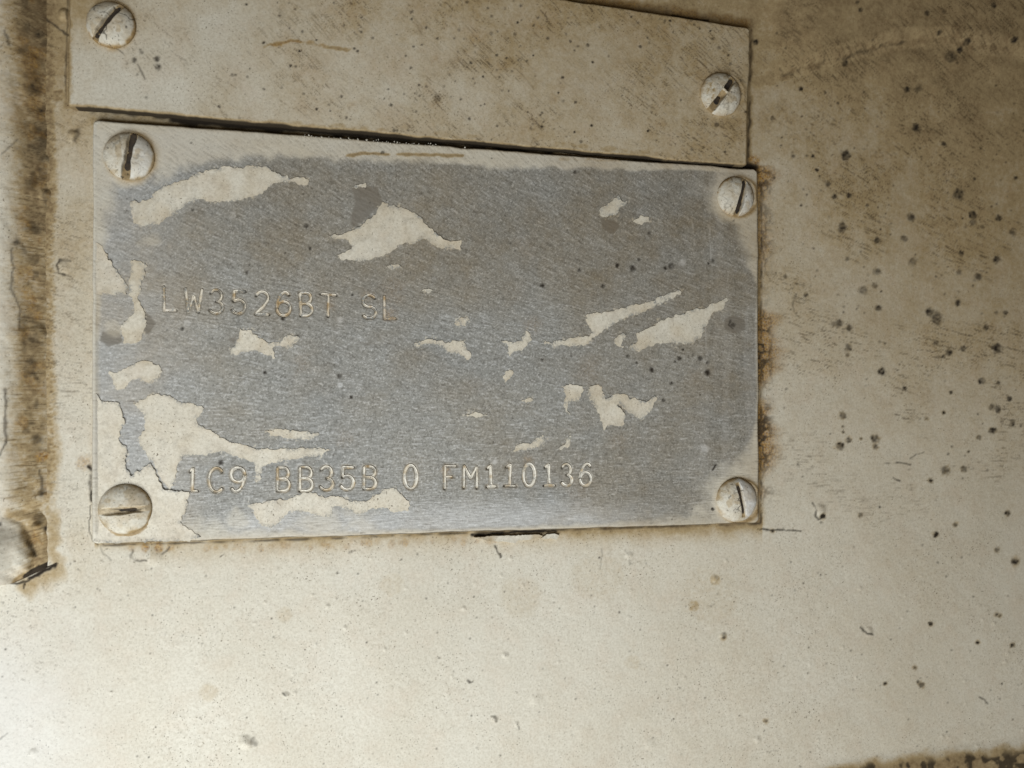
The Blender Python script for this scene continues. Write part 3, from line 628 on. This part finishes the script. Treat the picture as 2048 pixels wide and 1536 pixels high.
def letter_mesh(ss, seed):
    co, qd, dirt_shade = [], [], []
    rs_ = random.Random(seed * 7 + 1); dep = rs_.uniform(.55, 1.15); wid = rs_.uniform(.80, 1.02) * (.93 if seed < 10 else 1.0)
    off = np.array([-3.1, -2.4, -1.9, -.5, .5, 1.9, 2.4, 3.1]) * wid
    hh = np.array([-1.6, .7, .4, -1.9, -1.9, .4, .7, -1.6]) * np.array([1, dep, dep, dep, dep, dep, dep, 1])
    for s in ss:
        closed = np.hypot(*(s[0] - s[-1])) < 1.5
        t = np.gradient(s, axis=0)
        if closed: t[0] = t[-1] = s[1] - s[-2]
        t /= np.maximum(np.hypot(t[:, 0], t[:, 1]), 1e-6)[:, None]
        n = np.stack([-t[:, 1], t[:, 0]], -1)
        wv = (.66 + .6 * vnoise(s[:, 0] / 10, s[:, 1] / 10, seed))
        b0 = len(co)
        for k in range(len(s)):
            endt = 1.0 if closed else min(1, .55 + .25 * min(k, len(s) - 1 - k))
            for o_, h_ in zip(off, hh):
                u, v = s[k] + n[k] * o_ * wv[k] * endt
                x, z = wall_xz(u, v, TN)
                co.append((x, -(TN + h_ * (1 if h_ < 0 else wv[k])) * PX, z))
                dirt_shade.append(max(0, 1.2 * (vnoise(u / 9, v / 9, seed + 2) - .56)) + (.22 if o_ < -2 else 0) + (.06 if seed < 10 else 0))  # blotchy grime; one lip darkened to paint the groove's shaded side
        m = len(off)
        for k in range(len(s) - 1):
            for j in range(m - 1):
                a = b0 + k * m + j
                qd.append((a, a + 1, a + m + 1, a + m))
    return np.array(co), np.array(qd), np.array(dirt_shade)
def orient(co, f):
    """faces look away from the panel (-Y)"""
    a, b, c = co[f[:, 0]], co[f[:, 1]], co[f[:, 2]]
    n = np.cross(b - a, c - a)
    fl = n[:, 1] > 0
    f = f.copy(); f[fl] = f[fl][:, ::-1]
    return f
RUSTY = {9: .8, 8: .3, 19: .35, 22: .3, 7: .35, 0: .3, 5: .25, 13: .2}
for k, (ch, ss) in enumerate(STROKES):
    co, qd, di = letter_mesh(ss, k)
    o = mesh_object('stamped_letter' if ch.isalpha() and ch != 'i' else 'stamped_digit', co, orient(co, qd), GROOVE, nroot, {'dirt_shade': di, 'wear': np.clip(sstep(.42, .66, fbm((co[:, 0] + .2) * 900 + k * 5, (co[:, 2] + .2) * 900, 2, 501)) * (.85 if k < 10 else .45), 0, 1), 'rust': np.full(len(di), RUSTY.get(k, 0.)) * (.3 + di)})

# ---- paint flakes still holding on the plate
def flake(name, pts, base, parent, mat=FLAKE, thick=1.2, curl=1.0, jit=4.6, seed=0, grit=.25):
    rs = np.random.default_rng(seed + 100)
    pts = np.array(pts, float)
    if 0.5 * np.sum(pts[:, 0] * np.roll(pts[:, 1], -1) - np.roll(pts[:, 0], -1) * pts[:, 1]) < 0: pts = pts[::-1]
    ring = []
    for a, b in zip(pts, np.roll(pts, -1, 0)):
        n = max(1, int(np.hypot(*(b - a)) / 2.6))
        nn = np.array([-(b - a)[1], (b - a)[0]]) / max(np.hypot(*(b - a)), 1e-6)
        for k in range(n):
            p = a + (b - a) * k / n
            ring.append(p + nn * jit * 2.2 * (fbm(p[0] / 8, p[1] / 8, 3, seed + 31) - .5) * (1 if k else .6) + rs.normal(0, .28, 2))
    ring = np.array(ring); nb = len(ring)
    gx, gy = np.meshgrid(np.arange(ring[:, 0].min(), ring[:, 0].max(), 7.), np.arange(ring[:, 1].min(), ring[:, 1].max(), 7.))
    g = np.stack([gx.ravel(), gy.ravel()], -1) + rs.uniform(-1.5, 1.5, (gx.size, 2))
    g = g[inside(g[:, 0], g[:, 1], ring)]
    if len(g): g = g[polydist(g[:, 0], g[:, 1], np.vstack([ring, ring[:1]])) > 2.6]
    allp = np.vstack([ring, g]) if len(g) else ring
    vo, eo, fo, _, _, _ = geometry.delaunay_2d_cdt([Vector(p) for p in allp], [(k, (k + 1) % nb) for k in range(nb)], [list(range(nb))], 1, 1e-3)
    p = np.array([(v.x, v.y) for v in vo])
    tri = np.array([f for f in fo if len(f) == 3])
    dist = polydist(p[:, 0], p[:, 1], np.vstack([ring, ring[:1]]))
    h = base + thick + curl * np.exp(-dist / 3.5) * np.clip(2.4 * (fbm(p[:, 0] / 30, p[:, 1] / 30, 2, seed + 51) - .38), 0, 1.2) + .5 * (fbm(p[:, 0] / 24, p[:, 1] / 24, 3, seed) - .5)
    if parent is nroot: h = h + 2.2 * (fbm(p[:, 0] / 280, p[:, 1] / 220, 4, 201) - .5) + .8 * (fbm(p[:, 0] / 90, p[:, 1] / 70, 4, 211) - .5) + .45
    x, z = wall_xz(p[:, 0], p[:, 1], base)
    co = np.stack([x, -h * PX, z], -1)
    tri = orient(co, tri)
    # thickness: a skirt from the outline down into the plate
    ed = {}
    for t in tri:
        for a, b in ((t[0], t[1]), (t[1], t[2]), (t[2], t[0])): ed[(a, b)] = ed.get((a, b), 0) + 1
    bo = [(a, b) for (a, b) in ed if (b, a) not in ed]
    ids = {}; low = []; faces = [tuple(t) for t in tri]
    for a, b in bo:
        for q_ in (a, b):
            if q_ not in ids:
                ids[q_] = len(co) + len(low); low.append((x[q_], -(base - 2.2) * PX, z[q_]))
        faces += [(b, a, ids[a]), (b, ids[a], ids[b])]
    co = np.vstack([co, np.array(low)])
    pp = np.vstack([p, np.array([p[q_] for q_ in ids])])
    dd = np.concatenate([dist, np.zeros(len(low))])
    dirt_shade = grit * np.clip(.3 + 2.2 * (fbm(pp[:, 0] / 30, pp[:, 1] / 30, 4, seed + 7) - .5), 0, 1) + .04 * np.exp(-dd / 2.5)
    o = mesh_object(name, co, np.array(faces), mat, parent, {'dirt_shade': dirt_shade, 'wear': np.clip(np.exp(-dd / 2.2) * .7, 0, 1) * sstep(.42, .66, fbm(pp[:, 0] / 22, pp[:, 1] / 22, 3, seed + 77)) + .10 * sstep(.62, .74, fbm(pp[:, 0] / 16, pp[:, 1] / 16, 3, seed + 79)), 'streak': .22 * sstep(.70, .85, vnoise(pp[:, 0] / 9, pp[:, 1] / 9, seed + 81))})
    o.data.set_sharp_from_angle(angle=math.radians(50))
    return o
for k, pts in enumerate(FL):
    flake('paint_flake', pts, TN, nroot, seed=k, curl=2.2 if k in (9, 5) else (1.0 if k in (4, 1, 19) else .35), thick=1.3 if k == 9 else .7, grit=.10 if k in (8, 9, 11) else .16)

# crumbs of paint along the upper rim of the stamped plate
rs = np.random.default_rng(77); co, fa = [], []
for k in range(60):
    u = rs.normal(770, 85); u = min(max(u, 610), 930); v = 238 + (u - 185) * .0751 + rs.uniform(-2, 5); r = rs.uniform(.7, 2.0)
    x, z = wall_xz(u, v, TN); b = len(co)
    d = rs.normal(0, 1, (6, 3)); base6 = np.array([(1, 0, 0), (-1, 0, 0), (0, 1, 0), (0, -1, 0), (0, 0, 1), (0, 0, -1)], float)
    for p in base6 * r + d * .3 * r: co.append((x + p[0] * PX, -(TN - .6 + r * .2) * PX + p[1] * PX, z + p[2] * PX))
    fa += [(b + i_, b + j_, b + k_) for i_, j_, k_ in ((0, 2, 4), (2, 1, 4), (1, 3, 4), (3, 0, 4), (2, 0, 5), (1, 2, 5), (3, 1, 5), (0, 3, 5))]
crumbs = mesh_object('paint_crumbs', co, np.array(fa), CRUMB, nroot); crumbs['kind'] = 'stuff'

# chipped paint lifting from the panel below the plate
for k, pts in enumerate(([(948, 1074), (985, 1071), (1030, 1070), (1076, 1068), (1084, 1072), (1060, 1078), (1035, 1080), (1030, 1086), (1010, 1083), (975, 1081)],
                         [(1082, 1075), (1092, 1068), (1108, 1066), (1117, 1070), (1112, 1079), (1100, 1076), (1090, 1078)])):
    flake('paint_chip', pts, 1.0 if k < 2 else 6, panel, PAINT, 5.0 if k < 2 else 20, 2.5, 1.2, 300 + k, .55)

# ------------------------------------------------------------------ moulding on the left
ms = np.linspace(0, 1, 170); mt = np.concatenate([np.linspace(-900, 0, 40, endpoint=False), np.linspace(0, 1176, 590), [1177, 1178.5, 1180]])
uu, tt = np.meshgrid(-330 + ms * 443, mt)
# the foot runs up obliquely to the right
endy = 1166 - np.clip(uu - 30, 0, 120) * .46
vv = np.where(tt > 900, 900 + (tt - 900) * (endy - 900) / 280., tt)
M = Field(uu, vv)
U, V = M.U, M.V; A = M.A
k01 = np.clip((112 - U) / 112., 0, 1)
edge = 6 * (fbm(V / 60, U * 0, 3, 301) - .5)
prof = 34 * sstep(0, 1, np.clip((106 + edge - U) / 92., 0, 1)) * sstep(-330, -230, U)
foot = sstep(1010, 1075, V + (U - 40) * .25)
wob = fbm(U / 26, V / 26, 3, 303) - .5
lump = np.clip(1 - ((U + 12) / (84 + 26 * wob)) ** 2 - ((V - 1098) / (74 + 20 * wob)) ** 2, 0, 1) ** .55
prof = prof * (1 - .85 * foot * sstep(-20, 40, U)) + foot * (3.5 * sstep(106, 84, U) + 34 * lump)
prof -= 6 * np.exp(-((V - 1018 + (U - 60) * .1) / 12.) ** 2) * sstep(10, 60, U)
end = tt.ravel() > 1176.5
big = fbm(U / 120, V / 200, 4, 311); mid = fbm(U / 45, V / 60, 4, 321); fine = fbm(U / 18, V / 22, 4, 331)
M.H = np.where(end, np.where(tt.ravel() > 1179, -3, prof * .55), prof + (5 * (big - .5) + 4.5 * (mid - .5) + 2.4 * (fine - .5)) * sstep(108, 70, U) - 4.5 * sstep(84, 106, U))
for x, y, r, h in ((95, 390, 15, 6), (80, 665, 16, 6), (76, 1052, 12, 9), (95, 320, 10, 4), (60, 470, 14, 3)): M.bump(x, y, r, h)
bandc = np.interp(V, [-100, 100, 300, 600, 900, 1020], [84, 80, 84, 74, 68, 76]) + 16 * (fbm(V / 70, U * 0, 3, 341) - .5)
band = np.exp(-np.abs((U - bandc) / np.interp(V, [0, 300, 900], [36, 33, 33]) * (.75 + .5 * fbm(V / 40, U * 0, 3, 343))) ** 2.0)
A['dirt_shade'] += np.clip(band * (.72 + .7 * (mid - .3)) * np.interp(V, [0, 300, 700, 900, 1010, 1080, 1120, 1170], [.95, .9, .75, .6, .55, .75, .5, .35]) + .14 * (big) + .2 * sstep(500, 0, V), 0, .92) * (.75 + .5 * fine)
A['dirt_shade'] = np.maximum(A['dirt_shade'], np.exp(-((V - 1026 - (U - 40) * .2) / 15.) ** 2) * sstep(5, 50, U) * .8 * (.5 + fine))
A['dirt_shade'] = np.where(foot > .3, A['dirt_shade'] * (1 - .8 * sstep(.25, .6, lump)), A['dirt_shade']).astype(np.float32)
A['dirt_shade'] = np.maximum(A['dirt_shade'], foot * sstep(.35, .05, lump) * sstep(108, 98, U) * (.55 + .6 * fine))
ml = lic(M.shape, np.interp(V, [0, 500, 900], [.5, .16, .0]), 6, 55)
A['streak'] += np.clip(sstep(.6, 2.2, ml) * (.30 + .7 * band) * sstep(1130, 1000, V) + .55 * band * sstep(1040, 500, V) * sstep(.30, .62, mid), 0, .95)
for x, y, r, a in ((82, 74, 8, .9), (72, 183, 12, .8), (85, 222, 10, .85), (98, 268, 10, .8), (92, 318, 10, .6), (45, 490, 8, .7), (52, 112, 7, .6), (78, 876, 11, .75), (86, 985, 9, .8), (96, 1058, 9, .9), (80, 1038, 10, .6), (95, 398, 9, .5), (98, 668, 9, .6), (4, 1043, 7, .9), (2, 948, 6, .7), (108, 1135, 8, 1)): M.spot('mould_shade', x, y, r, a, int(y), .6, .8)
M.spot('rust', 86, 912, 12, .9, 3); M.spot('rust', 86, 225, 14, .5, 3); M.spot('rust', 75, 180, 16, .4, 4)
for p, w, a in (([(38, 500), (40, 540), (36, 580), (52, 620), (50, 660)], 1.8, .6), ([(28, 780), (26, 850), (28, 880), (18, 905), (8, 930)], 2, .7), ([(82, 940), (86, 960), (84, 985)], 2.4, .7), ([(60, 1078), (68, 1098), (76, 1112)], 2.2, .8), ([(24, 80), (34, 104)], 1.8, .6), ([(0, 120), (20, 108)], 1.4, .5), ([(22, 320), (40, 300), (46, 290)], 1.6, .45), ([(14, 1042), (2, 1043)], 2.5, .9)):
    M.line('mould_shade', p, w * 1.2, a, .8, 2)
A['mould_shade'] = np.maximum(A['mould_shade'], np.where((tt.ravel() > 1171 - 7 * np.sin(np.clip((U - 50) / 60., 0, 1) * np.pi)) & (U > 50), .97, np.where(end & (U > 10), .6, 0))).astype(np.float32)  # end rim of the foot blackened to paint the shade of its gap
gr = fbm(U / 7, V / 5, 3, 351)
A['dirt_shade'] = np.clip(A['dirt_shade'] * (.45 + 1.1 * gr) + .12 * band * np.clip(ml, -1, 2), 0, 1).astype(np.float32)
A['mould_shade'] = np.maximum(A['mould_shade'], band * sstep(.54, .74, fbm(U / 15, V / 22, 3, 353)) * sstep(1050, 800, V) * .52).astype(np.float32)
A['rust'] = np.maximum(A['rust'], band * sstep(.58, .75, fbm(U / 24, V / 30, 3, 357)) * .5).astype(np.float32)
M.H += 3.5 * (fbm(U / 13, V / 17, 3, 355) - .5) * band
A['pale'] += np.clip(.35 * sstep(45, -30, U) * (.4 + big), 0, .6) * (1 - sstep(.2, .6, A['dirt_shade']))
mould_shade = field_object('edge_moulding', M, PAINT, None, 0.0)
tag(mould_shade, 'rounded cream painted moulding with brown grime at the left edge', 'moulding')

# ------------------------------------------------------------------ screws
LABELS = [
    'slotted screw with brown rust rim at the top left of the blank cover plate',
    'slotted screw with upright slot above the letters LW at the stamped plate corner',
    'largest slotted screw with level paint-filled slot beside the stamped 1C9',
    'small slotted screw with chipped paint at the right end of the blank cover plate',
    'slotted screw with greyish face just below the right end of the dark gap',
    'slotted screw with cracked white face at the bottom right of the stamped plate',
]
def screw(idx):
    x, y, r, an, so, sw, c = SCREWS[idx]
    base = TU if c == 'u' else TN
    n = 96
    g = np.linspace(-1, 1, n); a, b = np.meshgrid(g, g)
    # square to disc
    m = np.maximum(np.abs(a), np.abs(b)); hyp = np.maximum(np.hypot(a, b), 1e-9)
    px, py = a * m / hyp, b * m / hyp                     # disc, py down
    rho = m
    ca, sa = math.cos(math.radians(an)), math.sin(math.radians(an))
    along = (px * ca + py * sa) * r; across = (-px * sa + py * ca) * r - so
    hd = r * .44
    dome = hd * np.clip(1 - rho ** 2.3, 0, 1) ** .62
    dome = np.where(rho > .995, -2.0, dome + 1.5)
    wv = sw * .5 * (1 + .25 * (vnoise(along / 12, along * 0, idx + 70) - .5) * 2)
    cut = sstep(wv + 1.6, wv - .8, np.abs(across))
    floor_ = np.minimum(dome, hd * {2: .62, 5: .58}.get(idx, .34) + 2.0 * (vnoise(along / 7, across / 5, idx) - .5))
    if idx == 3: cut = cut * (1 - .85 * np.exp(-((along - 4) / 6.) ** 2))
    if idx == 5: cut = cut * sstep(r * .86, r * .7, np.abs(along))
    h = dome * (1 - cut) + floor_ * cut
    h += (2.2 * (fbm(px * 2.2 + idx, py * 2.2, 3, idx + 30) - .5) + .9 * (fbm(px * 7, py * 7, 2, idx + 33) - .5)) * (rho < .97)
    sc = zscale(x)
    x0, z0 = wall_xz(np.float64(x), np.float64(y), base + hd * .3)
    root = empty('slotted_screw', x, y, base); root.location = (x0, -base * PX, z0)
    tag(root, LABELS[idx], 'screw', 'slotted screws holding the two plates')
    k = r * sc * PX
    co = np.stack([px * k, -h * PX * sc, -py * k], -1).reshape(-1, 3)
    f1 = fbm(px * 3 + idx, py * 3, 4, idx + 40); ang = np.arctan2(py, px)
    dirt_shade = np.clip(.07 + .6 * (f1 - .5), 0, .4) + .70 * sstep(.88, 1.0, rho + .16 * (f1 - .5)) * (.45 + .45 * np.cos(ang - (.4 if idx < 3 else -1.2)))  # blotchy grime; rim darkened on its shaded side, painted into the colour
    slotd = sstep(wv + 1.0, wv - 1.6, np.abs(across))
    dirt_shade = np.maximum(dirt_shade, slotd * (.85 if idx != 2 else .35) * (cut > .3))
    streak = sstep(1.3, 2.6, lic((n, n), np.full(n * n, math.radians([40, 30, 0, 35, 30, 20][idx])), 3, idx + 5)).reshape(n, n) * .28
    mould_shade_m = .7 * sstep(.90, .95, vnoise(px * 13, py * 13, idx + 60)) * (rho > .2)
    mould_shade_m = np.maximum(mould_shade_m, sstep(.97, 1.0, rho) * .6 * (np.cos(ang - (.5 if idx < 3 else -1.0)) > -.2))  # shaded part of the rim painted black
    pale = np.full(px.shape, .0)
    if idx in (4, 5): pale = sstep(2, -8, across if idx == 4 else -across * -1) * (.30 if idx == 4 else .55)
    if idx == 1: pale = sstep(-4, 14, -across) * .25
    if idx == 3:
        chips = np.exp(-(((px + .62) / .16) ** 2 + ((py + .05) / .42) ** 2)); dirt_shade = np.maximum(dirt_shade, chips * sstep(.45, .6, fbm(px * 7, py * 7, 3, 9)) * .95)
    if idx == 5:
        cracks = sstep(.10, .02, np.abs(fbm(px * 5, py * 5, 3, 19) - .5)) * np.exp(-((across - 9) / 7.) ** 2 - (along / 26.) ** 2); mould_shade_m = np.maximum(mould_shade_m, cracks * .85)
    chip = sstep(.60, .70, fbm(px * 3.2 + idx * 3, py * 3.2, 4, idx + 140)) * (rho < .93)
    dirt_shade = np.maximum(dirt_shade, chip * .26)
    crk = sstep(.035, .008, np.abs(fbm(px * 2.0 + idx, py * 2.0, 3, idx + 150) - .5)) * sstep(.5, .6, fbm(px * 2, py * 2, 2, idx + 160))
    mould_shade_m = np.maximum(mould_shade_m, crk * (.75 if idx in (0, 5) else .28))
    rust = .55 * sstep(.86, 1.0, rho) * (f1 > .45) * (1.0 if idx in (0, 4) else .5)
    if idx == 2:
        crack = np.exp(-((across - 3.0 * np.sin(along / 11.)) / 1.6) ** 2) * sstep(r * .85, r * .2, np.abs(along - 8)); mould_shade_m = np.maximum(mould_shade_m, crack * .95)
    at = dict(dirt_shade=dirt_shade, streak=streak, mould_shade=mould_shade_m, pale=pale, rust=rust)
    mesh_object('head', co, orient(co, grid_quads(n, n)), PAINT, root, {kk: np.broadcast_to(vv_, px.shape).ravel() for kk, vv_ in at.items()})
    # black grime packed in the slot
    runs = {0: [(-.86, .80)], 1: [(-.95, -.1), (-.12, .62)], 2: [(-.15, .50)], 3: [(-.62, -.22), (.30, .80)], 4: [(-.86, .84)], 5: [(-.66, .62)]}[idx]
    co, qd = [], []
    for a0, a1 in runs:
        b0 = len(co); st = np.linspace(a0, a1, 26)
        for j, s_ in enumerate(st):
            tip = min(1, .35 + .22 * min(j, len(st) - 1 - j))
            wid = sw * .46 * tip * (.8 + .4 * vnoise(s_ * 6, 0, idx + 90)) * (.35 if idx == 2 else 1)
            for e in (-1, -.4, .4, 1):
                al, ac = s_ * r, so + e * wid
                rx, ry = (al * ca - ac * sa), (al * sa + ac * ca)
                rh = min(.99, math.hypot(rx, ry) / r)
                dm = hd * (1 - rh ** 2.3) ** .62 + 1.5
                fl = min(dm - 1.0, hd * {2: .62, 5: .58}.get(idx, .34)) + (1.6 if abs(e) < .5 else 1.0)
                co.append((rx * sc * PX, -fl * PX * sc, -ry * sc * PX))
        for j in range(25):
            for e in range(3):
                q0 = b0 + j * 4 + e; qd.append((q0, q0 + 1, q0 + 5, q0 + 4))
    co = np.array(co); mesh_object('slot_grime', co, orient(co, np.array(qd)), GRIME, root)
for k in range(6): screw(k)
